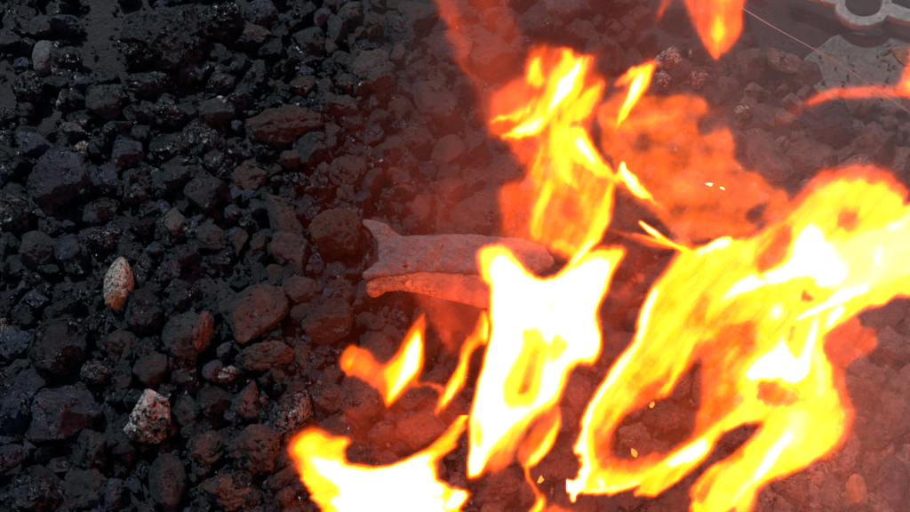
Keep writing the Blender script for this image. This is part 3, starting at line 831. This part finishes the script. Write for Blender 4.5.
# ------------------------------------------------------------------ flames
A_ops = [
 ('P', [(492,90),(510,80),(525,76),(528,47),(545,41),(571,48),(588,54),(600,52),(596,70),(608,78),(602,108),(592,130),(598,150),(611,172),(614,200),(604,226),(588,252),(565,265),(545,255),(530,252),(499,250),(497,182),(526,178),(515,160),(505,142),(488,138),(486,110)], 2.0, 9),
 ('P', [(532,150),(560,138),(600,160),(612,180),(608,200),(600,225),(585,250),(560,250),(538,244),(532,190)], 3.2, 6),
 ('P', [(535,110),(560,105),(580,120),(585,140),(560,155),(538,150)], 3.2, 6),
 ('S', [(537,62,5),(537,76,8)], 3.5, 5), ('S', [(548,100,8),(520,122,6)], 2.9, 7),
 ('S', [(567,54,5),(570,68,11),(560,85,12),(550,105,11),(535,125,8),(520,133,7),(503,137,2)], 4.05, 3.5),
 ('S', [(535,97,1),(528,108,4),(515,116,4),(494,119,1.5)], 4.0, 3),
 ('S', [(588,58,2),(578,88,6),(565,106,5)], 4.0, 3),
 ('S', [(600,85,3),(592,95,8),(580,110,10),(570,122,8),(560,137,5)], 3.95, 3.5),
 ('S', [(553,110,3),(556,130,5),(560,142,6)], 4.0, 3),
 ('S', [(574,128,5)], 2.6, 3),
 ('S', [(560,138,8),(575,140,13),(585,153,13),(600,167,8),(618,180,3)], 4.2, 4),
 ('S', [(560,150,9),(565,170,7),(575,186,3)], 4.05, 4),
 ('S', [(548,185,4),(541,205,5),(536,225,6),(537,237,3)], 3.95, 4),
 ('S', [(541,148,3),(535,165,4),(530,178,2)], 3.8, 3),
 ('S', [(571,210,12)], 2.25, 6),
 ('S', [(612,185,3),(606,205,5),(602,220,7),(595,235,7),(583,251,5),(572,262,3)], 4.1, 4),
 ('S', [(558,247,6),(575,251,6)], 3.8, 5),
 ('S', [(583,57,.8),(575,72,4),(565,85,7),(556,99,4.5),(549,109,1)], 6.2, 2.2),
 ('S', [(541,118,2),(530,127,5),(517,131,2.5)], 6.0, 2.2),
 ('S', [(580,142,4),(587,153,5),(593,161,2)], 5.8, 3),
 ('S', [(563,172,1),(569,180,1.5)], 5.0, 2),
 ('S', [(592,240,1.5),(583,252,2.5),(573,264,3)], 5.7, 2),
 ('S', [(617,180,2),(624,168,5),(633,182,8),(642,192,6),(651,199,3),(660,206,1.2),(669,215,.4)], 4.2, 2.2),
 ('S', [(624,163,3),(628,175,5),(635,185,5.5),(643,193,2.5)], 6.3, 1.8),
]
flame('upper flame with a round orange hole rising above the tall white flame', (478, 676, 30, 275), (560, 330), A_ops, 1.3, light=None, streak=(-.35, 1), lick=2.5, mix=.6)
A2 = [
 ('S', [(652,64,5),(640,76,8),(630,95,9),(618,112,5)], 2.3, 5),
 ('S', [(652,66,3),(640,70,5),(626,78,5),(615,86,2)], 4.0, 2.5),
 ('S', [(650,67,4),(643,82,7),(632,100,6),(620,120,3),(612,137,.5)], 4.25, 2.2),
 ('S', [(641,75,1.5),(636,88,4.5),(630,98,3),(625,106,.8)], 6.1, 2),
]
flame('small hooked yellow flame with a pointed foot right of the upper flame', (600, 668, 50, 145), (612, 190), A2, 2.1, warp=1.2)
B_ops = [
 ('P', [(474,264),(476,250),(494,242),(511,247),(523,261),(533,274),(546,277),(560,270),(573,257),(591,246),(608,243),(632,244),(622,262),(613,277),(607,293),(601,308),(600,323),(606,340),(602,353),(594,368),(576,366),(570,373),(565,388),(561,402),(552,410),(536,421),(525,434),(517,449),(509,458),(490,470),(483,478),(465,480),(467,461),(468,448),(466,426),(468,414),(473,395),(479,373),(488,344),(489,317),(488,288),(479,280)], 2.0, 4),
 ('P', [(477,264),(479,251),(494,245),(509,249),(520,262),(531,276),(544,279),(560,273),(573,260),(591,249),(608,247),(626,249),(619,262),(610,277),(604,293),(598,308),(597,323),(603,339),(601,351),(594,364),(576,363),(568,371),(563,386),(559,401),(550,408),(534,419),(523,432),(512,448),(484,466),(481,476),(467,478),(470,461),(471,448),(469,426),(471,415),(476,395),(482,373),(490,344),(491,317),(490,288),(483,280)], 4.4, 3),
 ('P', [(489,275),(493,261),(502,256),(512,261),(522,273),(533,281),(550,281),(563,277),(578,265),(594,257),(609,259),(607,273),(601,291),(595,308),(594,325),(600,340),(595,353),(587,358),(571,359),(563,371),(557,390),(546,403),(530,411),(512,426),(497,440),(486,455),(481,474),(468,476),(472,450),(471,420),(477,395),(484,370),(492,345),(494,310),(494,290)], 6.6, 2.5),
 ('S', [(544,303,2),(551,306,4),(556,300,1)], 4.8, 3),
 ('P', [(522,328),(535,326),(545,334),(552,348),(545,365),(540,392),(533,407),(512,408),(503,400),(503,382),(513,362),(524,345)], 4.25, 4),
 ('P', [(555,334),(572,341),(557,362),(549,368),(548,350)], 4.5, 2.5),
 ('S', [(536,350,2),(531,372,6),(524,388,6)], 3.3, 5),
 ('S', [(478,420,3),(479,432,5),(480,444,3)], 4.2, 2.5),
 ('S', [(478,425,1),(479,436,2)], 3.6, 2),
 ('P', [(505,433),(527,419),(518,442),(500,463),(486,466),(490,452)], 3.7, 4),
 ('S', [(505,458,8),(495,466,6)], 2.6, 6),
 ('P', [(550,412),(558,405),(562,420),(552,444),(536,461),(527,470),(518,466),(516,452),(532,430)], 2.5, 4),
 ('S', [(557,409,1.5),(559,420,3),(550,440,5),(540,453,5),(527,467,2.5)], 4.2, 2.2),
 ('S', [(547,442,1),(542,449,2.2),(533,459,1.5)], 5.7, 1.8),
 ('S', [(526,468,2),(529,480,2.5),(538,491,2.5),(543,501,3.5),(534,514,5),(520,530,5)], 4.1, 2.5),
 ('S', [(541,499,1.5),(538,509,3)], 5.9, 2),
 ('S', [(545,514,4),(565,512,4),(590,522,4)], 3.4, 4),
]
flame('tall white hot central flame with two horns and a yellow hollow', (458, 645, 232, 545), (520, 535), B_ops, 3.7, thick=1.3, warp=1.6, light=None, streak=(.3, -1))
C_ops = [
 ('S', [(300,466,8),(300,448,13),(314,437,13),(330,442,9),(345,443,8)], 2.2, 6),
 ('P', [(293,450),(302,434),(314,428),(327,438),(345,437),(349,444),(344,461),(366,468),(385,467),(407,459),(429,448),(443,440),(456,424),(463,406),(476,400),(468,416),(457,444),(438,463),(435,472),(450,490),(457,487),(466,491),(467,500),(462,508),(458,545),(330,545),(322,509),(311,496),(303,481),(299,466)], 4.1, 3.2),
 ('S', [(472,402,3),(464,414,4),(454,434,6),(440,448,7)], 3.9, 2.5),
 ('P', [(306,458),(325,474),(343,496),(328,500),(342,516),(345,545),(455,545),(443,506),(438,498),(444,492),(431,472),(429,462),(434,454),(420,456),(400,465),(380,470),(347,469),(337,459),(325,461),(315,455)], 6.6, 3),
 ('S', [(310,447,5)], 5.0, 4),
 ('P', [(455,491),(463,491),(466,499),(457,507),(448,512),(446,502)], 6.5, 1.2),
 ('S', [(435,497,4)], 4.9, 3),
]
flame('low white flame curling up at both ends in the bottom left', (278, 482, 415, 560), (390, 545), C_ops, 5.2, thick=1.3, warp=1.8, light=None, streak=(1, -.3))
D_ops = [
 ('P', [(338,366),(343,352),(355,343),(368,351),(379,363),(388,362),(400,346),(407,331),(417,320),(424,311),(427,322),(425,344),(425,367),(419,382),(402,396),(386,406),(379,393),(374,384),(360,380),(346,376)], 2.5, 4),
 ('S', [(350,362,6),(365,366,6)], 3.0, 5),
 ('P', [(384,369),(400,355),(408,340),(420,324),(423,345),(421,367),(411,382),(386,402),(388,385)], 4.15, 2.8),
 ('S', [(418,336,1.5),(413,352,6),(411,365,7),(402,379,3),(393,391,1)], 6.1, 2.2),
 ('S', [(415,383,3),(430,384,2),(442,391,4)], 3.1, 3.5),
]
flame('small orange flame shaped like a tick at the left of the fire', (326, 452, 300, 415), (395, 425), D_ops, 6.4, warp=1.5, streak=(.6, -1), light=None)
E_ops = [
 ('S', [(436,410,3),(447,396,7),(459,384,7),(464,365,5),(467,348,6),(480,335,8),(486,315,6)], 2.7, 5),
 ('S', [(438,407,1.5),(449,394,5.5),(459,381,5),(464,364,3),(467,352,2)], 4.2, 2.5),
 ('S', [(446,400,1.5),(452,393,3.5),(457,386,2)], 6.0, 2),
 ('S', [(465,358,2),(470,346,3),(482,336,4)], 3.2, 4),
 ('S', [(484,310,2),(487,325,3),(485,340,2.5)], 4.2, 2),
 ('S', [(487,322,1.2),(485,336,1.6)], 5.8, 1.3),
]
flame('thin wavering flame hugging the left side of the tall central flame', (425, 500, 298, 425), (450, 425), E_ops, 7.9, warp=1.5)
F_ops = [
 ('S', [(770,232,8),(790,212,8),(806,195,8),(826,176,8),(860,169,9),(890,178,8),(906,194,6)], 2.0, 6),
 ('S', [(826,345,8),(838,380,7),(848,408,9),(842,436,8),(825,456,6)], 2.1, 6),
 ('P', [(823,337),(842,328),(856,316),(868,328),(879,342),(872,354),(852,362),(842,372),(828,364)], 1.75, 2.5),
 ('P', [(640,312),(646,297),(653,281),(667,266),(680,252),(672,241),(690,240),(697,251),(711,244),(733,234),(757,238),(772,226),(790,217),(807,199),(817,186),(837,175),(864,176),(886,181),(899,192),(911,206),(945,190),(945,290),(912,298),(895,298),(877,304),(855,316),(842,327),(823,337),(824,350),(830,366),(833,386),(841,400),(847,412),(840,432),(837,443),(826,455),(798,470),(757,489),(746,530),(730,530),(740,493),(728,514),(705,545),(690,520),(688,490),(705,475),(730,457),(750,440),(763,425),(740,424),(723,433),(711,455),(692,471),(669,487),(648,497),(634,494),(640,482),(630,486),(607,495),(583,494),(572,487),(580,470),(578,444),(582,415),(596,388),(614,364),(634,342),(638,320)], 4.0, 4.5),
 # hollow ring
 ('P', [(598,424),(612,404),(640,392),(668,374),(688,350),(705,340),(718,352),(716,395),(712,420),(700,440),(676,455),(640,470),(612,474),(598,462),(594,440)], 2.7, 6),
 ('P', [(612,428),(625,411),(655,402),(672,388),(688,368),(700,358),(706,370),(705,395),(701,415),(698,430),(686,443),(665,454),(640,461),(616,462),(608,450),(607,436)], 0.95, 6),
 ('P', [(705,348),(735,325),(752,328),(757,345),(740,364),(736,385),(745,400),(725,418),(708,430),(702,410)], 2.45, 11),
 ('S', [(742,335,3),(728,362,4),(722,395,3)], 3.2, 6),
 ('S', [(602,440,4),(618,402,8),(648,362,10)], 3.45, 9), ('S', [(735,300,4),(712,330,6)], 3.3, 8), ('S', [(672,300,2),(662,330,3),(645,352,3)], 3.4, 6),
 ('S', [(714,398,3),(702,418,4),(696,432,3)], 3.1, 5),
 ('S', [(705,300,5),(696,324,7)], 3.1, 7),
 ('S', [(665,395,2.5),(675,376,3),(688,350,3.5),(692,338,2)], 4.15, 2.5),
 ('S', [(658,398,2),(666,385,2)], 4.0, 2),
 ('S', [(655,300,8),(665,330,10),(655,350,8)], 4.0, 9),
 # bottom stroke
 ('S', [(585,490,3),(610,492,2.5),(630,482,3),(650,473,3.5),(670,463,6),(690,453,9),(703,446,7),(713,438,3)], 4.4, 3),
 ('S', [(711,440,3),(720,428,4),(737,414,5),(757,398,5)], 4.0, 3.5),
 ('S', [(673,463,3),(689,455,7),(702,447,5.5)], 6.3, 2.8),
 ('S', [(590,492,1.2),(618,488,2),(640,478,1.4)], 5.7, 1.8),
 ('S', [(636,493,2),(655,489,5),(675,477,5)], 3.8, 3.5),
 # left edge
 ('S', [(655,290,2),(647,308,4),(642,328,3.2),(637,345,2),(622,366,4.5),(606,386,2.5),(592,406,2),(585,425,3.5),(583,440,4),(583,452,3)], 6.1, 2),
 ('S', [(583,455,3),(588,470,3),(582,484,5),(576,490,4)], 6.0, 2),
 ('S', [(598,480,2),(601,486,3)], 6.2, 1.5),
 ('P', [(559,476),(562,475),(565,482),(569,481),(573,484),(580,479),(581,490),(577,494),(576,501),(572,499),(570,493),(564,494),(563,490),(559,491),(561,484)], 6.8, .7),
 ('P', [(574,441),(578,443),(582,440),(583,452),(579,449),(577,450)], 6.8, .6),
 ('P', [(577,462),(580,460),(583,466),(580,470),(577,474),(580,478),(584,478),(584,462)], 6.0, .6),
 # right half
 ('P', [(811,212),(830,242),(870,230),(905,213),(945,203),(945,272),(900,276),(870,292),(820,290),(788,266)], 5.1, 5),
 ('P', [(811,222),(822,240),(838,256),(848,274),(830,286),(800,280),(778,284),(768,276),(790,262),(797,240)], 6.6, 4.5),
 ('S', [(896,224,4)], 6.0, 5), ('S', [(879,252,3),(877,262,4)], 6.0, 5),
 ('S', [(855,212,17)], 4.0, 6), ('S', [(850,218,10)], 2.9, 7), ('S', [(852,216,3)], 2.3, 4),
 ('P', [(784,292),(800,278),(818,276),(832,288),(822,302),(800,312),(786,304)], 4.25, 4),
 ('S', [(806,293,3),(812,296,2)], 2.5, 4),
 ('S', [(724,299,1.5),(738,288,5),(757,281,7),(785,273,6),(805,266,7)], 6.4, 2.5),
 ('S', [(765,278,3),(745,262,3),(730,255,3)], 4.0, 6),
 ('S', [(776,313,7)], 5.9, 6),
 ('S', [(798,319,2),(820,309,3.5),(840,297,5),(868,287,2)], 6.3, 2.2),
 ('S', [(792,324,5),(790,340,7),(792,352,6)], 4.2, 3), ('S', [(793,328,1.5),(790,340,2.5)], 2.9, 3),
 ('S', [(827,327,2),(834,316,4.5),(842,308,4)], 6.2, 2),
 ('P', [(744,373),(762,356),(778,347),(784,330),(788,352),(797,362),(806,350),(812,322),(819,318),(814,345),(810,365),(802,380),(790,383),(770,377),(750,379)], 6.4, 3),
 ('S', [(816,352,5),(820,378,5),(822,392,5)], 5.0, 5),
 ('S', [(748,380,3),(745,395,2),(748,408,2)], 4.1, 3),
 ('P', [(758,380),(775,382),(795,391),(810,402),(790,406),(766,407),(757,396)], 2.9, 4),
 ('P', [(768,422),(800,408),(836,414),(834,434),(810,454),(780,468),(752,478),(732,500),(716,514),(702,496),(716,480),(745,456),(763,437)], 4.3, 4.5),
 ('S', [(798,418,8),(790,440,9)], 5.0, 7),
 ('S', [(788,436,3),(776,451,5.5),(765,467,5),(756,478,3)], 6.2, 2.8),
 ('S', [(757,478,2.5),(745,489,2.5),(734,502,3)], 5.4, 2.5),
 ('S', [(700,500,5),(712,478,5),(740,455,4)], 3.2, 5),
 ('P', [(760,243),(778,226),(792,224),(793,240),(786,262),(770,271),(752,270),(757,256)], 2.5, 4),
 ('S', [(742,264,3),(765,247,2.5),(776,234,1.5)], 3.7, 3),
 ('S', [(700,252,3.5),(715,247,5),(729,240,4)], 5.9, 3), ('S', [(709,256,1),(718,266,.8)], 6.0, 1.2), ('S', [(745,254,7)], 5.0, 5),
]
flame('largest flame spreading from the bottom ring to the right edge', (566, 940, 155, 560), (690, 548), F_ops, 9.4, thick=1.5, warp=1.8, light=None, streak=(-.8, 1), streak_amt=.42, lick=5)
T_ops = [
 # pointed tails
 ('S', [(600,227,.5),(625,234,3),(650,243,5),(668,247,4)], 1.9, 3),
 ('S', [(634,234,.8),(655,240,2.2),(685,250,3)], 3.8, 2),
 ('S', [(640,222,1.5),(650,230,3),(665,240,2),(692,254,2)], 4.4, 1.8),
 ('S', [(641,222,1.2),(650,229,2.2),(659,236,1.2)], 6.2, 1.3),
]
flame('pair of thin pointed licks reaching left from the top of the largest flame', (592, 705, 212, 262), (650, 300), T_ops, 10.1, warp=1, lick=0, mix=.25, step=.8, streak=(1, .5), streak_amt=.15)
G_ops = [
 ('P', [(676,-40),(682,0),(690,20),(700,40),(711,58),(722,58),(733,45),(745,28),(741,15),(748,0),(760,-40)], 2.4, 5),
 ('S', [(722,-20,14),(720,12,9),(718,30,8),(717,45,5)], 3.1, 5),
 ('S', [(718,18,2),(717,38,3.5)], 4.1, 3.5),
 ('S', [(724,0,3),(735,-20,6)], 3.7, 5),
]
flame('orange flame hanging point down at the top right of centre', (664, 775, -45, 68), (717, 75), G_ops, 11.2, warp=2)
flame('faint narrow red lick left of the hanging orange flame', (640, 690, -30, 36), (656, 40), [('S', [(672,-20,6),(666,0,5),(660,15,3),(654,28,1)], 1.75, 3)], 12.1)
H_ops = [
 ('S', [(778,122,4),(800,106,6),(825,98,8)], 1.2, 6),
 ('S', [(812,103,3),(835,93,6),(870,91,7),(905,92,7),(940,96,8)], 2.15, 4),
 ('S', [(920,50,8),(912,70,7),(908,84,7),(915,96,6)], 3.0, 5), ('S', [(916,75,4),(912,88,4)], 3.9, 4),
]
flame('thin orange flame streak lying level along the right edge under the wire', (762, 945, 40, 140), (850, 150), H_ops, 13.3, warp=1.5, streak=(1, 0))

# pale smoke drifting over the hot side of the bed: a real scattering body
def smoke(label, box, ops, seed, z, thick, density):
    X, Y = grid(*box, 5.0)
    L = paint(X, Y, ops, 8, seed)
    L = np.clip(L * (1 + .5 * n2(X, Y, 80, seed + 2, 4)), 0, 3)
    L[L < .01] = 0
    _, dep = on_plane(X, Y, np.array([0, 0, z]), np.array([0, 0, 1.0]))
    q, _ = ground_pt((box[0] + box[1]) / 2, (box[2] + box[3]) / 2, z)
    m, nt = new_mat('thin_smoke')
    v = N(nt, 'ShaderNodeVolumePrincipled'); v.inputs['Density'].default_value = density
    v.inputs['Color'].default_value = (.76, .76, .78, 1)
    oo_ = N(nt, 'ShaderNodeOutputMaterial'); nt.links.new(v.outputs[0], oo_.inputs['Volume'])
    o = shell('smoke', X, Y, dep, L * thick, m, None, q); o.location = q
    tag(o, label, 'smoke', kind='stuff')
smoke('thin pale smoke drifting over the fire and the right side of the bed', (300, 990, -60, 570), [
 ('P', [(360,-120),(400,120),(420,240),(520,330),(640,420),(700,600),(1080,620),(1080,-120)], .30, 60),
 ('P', [(640,-120),(660,60),(740,200),(820,330),(830,450),(780,620),(1080,620),(1080,-120)], .95, 50),
 ('P', [(560,260),(640,240),(720,300),(790,400),(780,470),(740,600),(480,600),(500,420)], .12, 45)], 31.0, .085, .05, 3.3)

# thin red gas over the hot side; the wide veil also adds glow haze
veil('flame_cloud', 'mottled red flame cloud between the upper flame and the grey clump at right', (575, 830, 75, 265), [
 ('P', [(596,96),(640,92),(700,97),(722,110),(733,130),(734,160),(760,172),(803,205),(775,226),(745,238),(700,246),(668,236),(652,214),(622,204),(603,160)], 2.05, 8),
 ('S', [(622,125,6),(650,122,6),(672,113,3)], 2.8, 7), ('S', [(717,158,6)], 2.8, 6), ('S', [(675,178,14),(690,195,10)], 2.3, 10),
 ('S', [(641,144,8)], 1.35, 8), ('S', [(706,128,10),(718,118,8)], .8, 8), ('S', [(757,216,10)], .5, 7), ('S', [(632,215,14)], .9, 8),
 ('S', [(660,145,6),(700,150,6)], 1.7, 6)], 21.0, amt=.50, ns=22, warp=6, step=2.0, thick=.04, color=(1, .12, .004))
veil('flame_wisp', 'faint orange wisp rising left of the upper flame to the top edge', (405, 560, -30, 165), [
 ('P', [(425,-40),(432,-5),(445,25),(455,48),(463,72),(472,100),(484,135),(505,148),(530,130),(530,80),(520,30),(505,-40)], 1.12, 8),
 ('S', [(436,-14,7),(448,12,9),(460,35,6),(466,55,3),(474,78,1)], 1.5, 6),
 ('S', [(480,-10,6),(492,20,5)], 1.3, 8),
 ('S', [(500,100,10),(515,92,9),(525,110,10)], 1.95, 10)], 23.0, amt=.25, ns=34, step=2.0, z=.085, thick=.04)
veil('flame_glow_veil', 'wide dull red veil of thin flame and added glow over the hot half of the bed', (150, 960, -40, 560), [
 ('P', [(300,600),(290,430),(300,300),(300,200),(340,120),(420,50),(470,-90),(690,-90),(740,90),(840,140),(1010,150),(1010,620),(300,620)], .32, 34),
 ('P', [(330,600),(345,400),(360,300),(370,230),(390,150),(440,90),(480,-60),(640,-60),(660,80),(780,180),(800,260),(800,600)], .62, 34),
 ('P', [(410,190),(450,160),(500,150),(600,180),(640,230),(600,500),(700,520),(560,600),(480,540),(470,440),(380,430),(390,300)], .74, 24),
 ('P', [(345,400),(400,395),(440,400),(470,395),(455,430),(400,462),(360,462)], 1.28, 8),
 ('P', [(410,285),(450,285),(490,290),(485,330),(460,350),(430,330)], 1.6, 12),
 ('P', [(560,370),(600,330),(610,370),(580,410),(575,480),(540,480),(530,470),(555,430)], 1.12, 9),
 ('P', [(605,250),(660,230),(650,275),(630,330),(610,350),(600,320)], 1.12, 9),
 ('S', [(612,295,5),(640,285,5)], 1.6, 5),
 ('P', [(390,200),(420,180),(490,190),(495,235),(420,235)], 1.0, 12),
 ], 25.0, color=(1, .075, .02), amt=.65, ns=48, warp=12, step=4.0, thick=.10, z=.07)
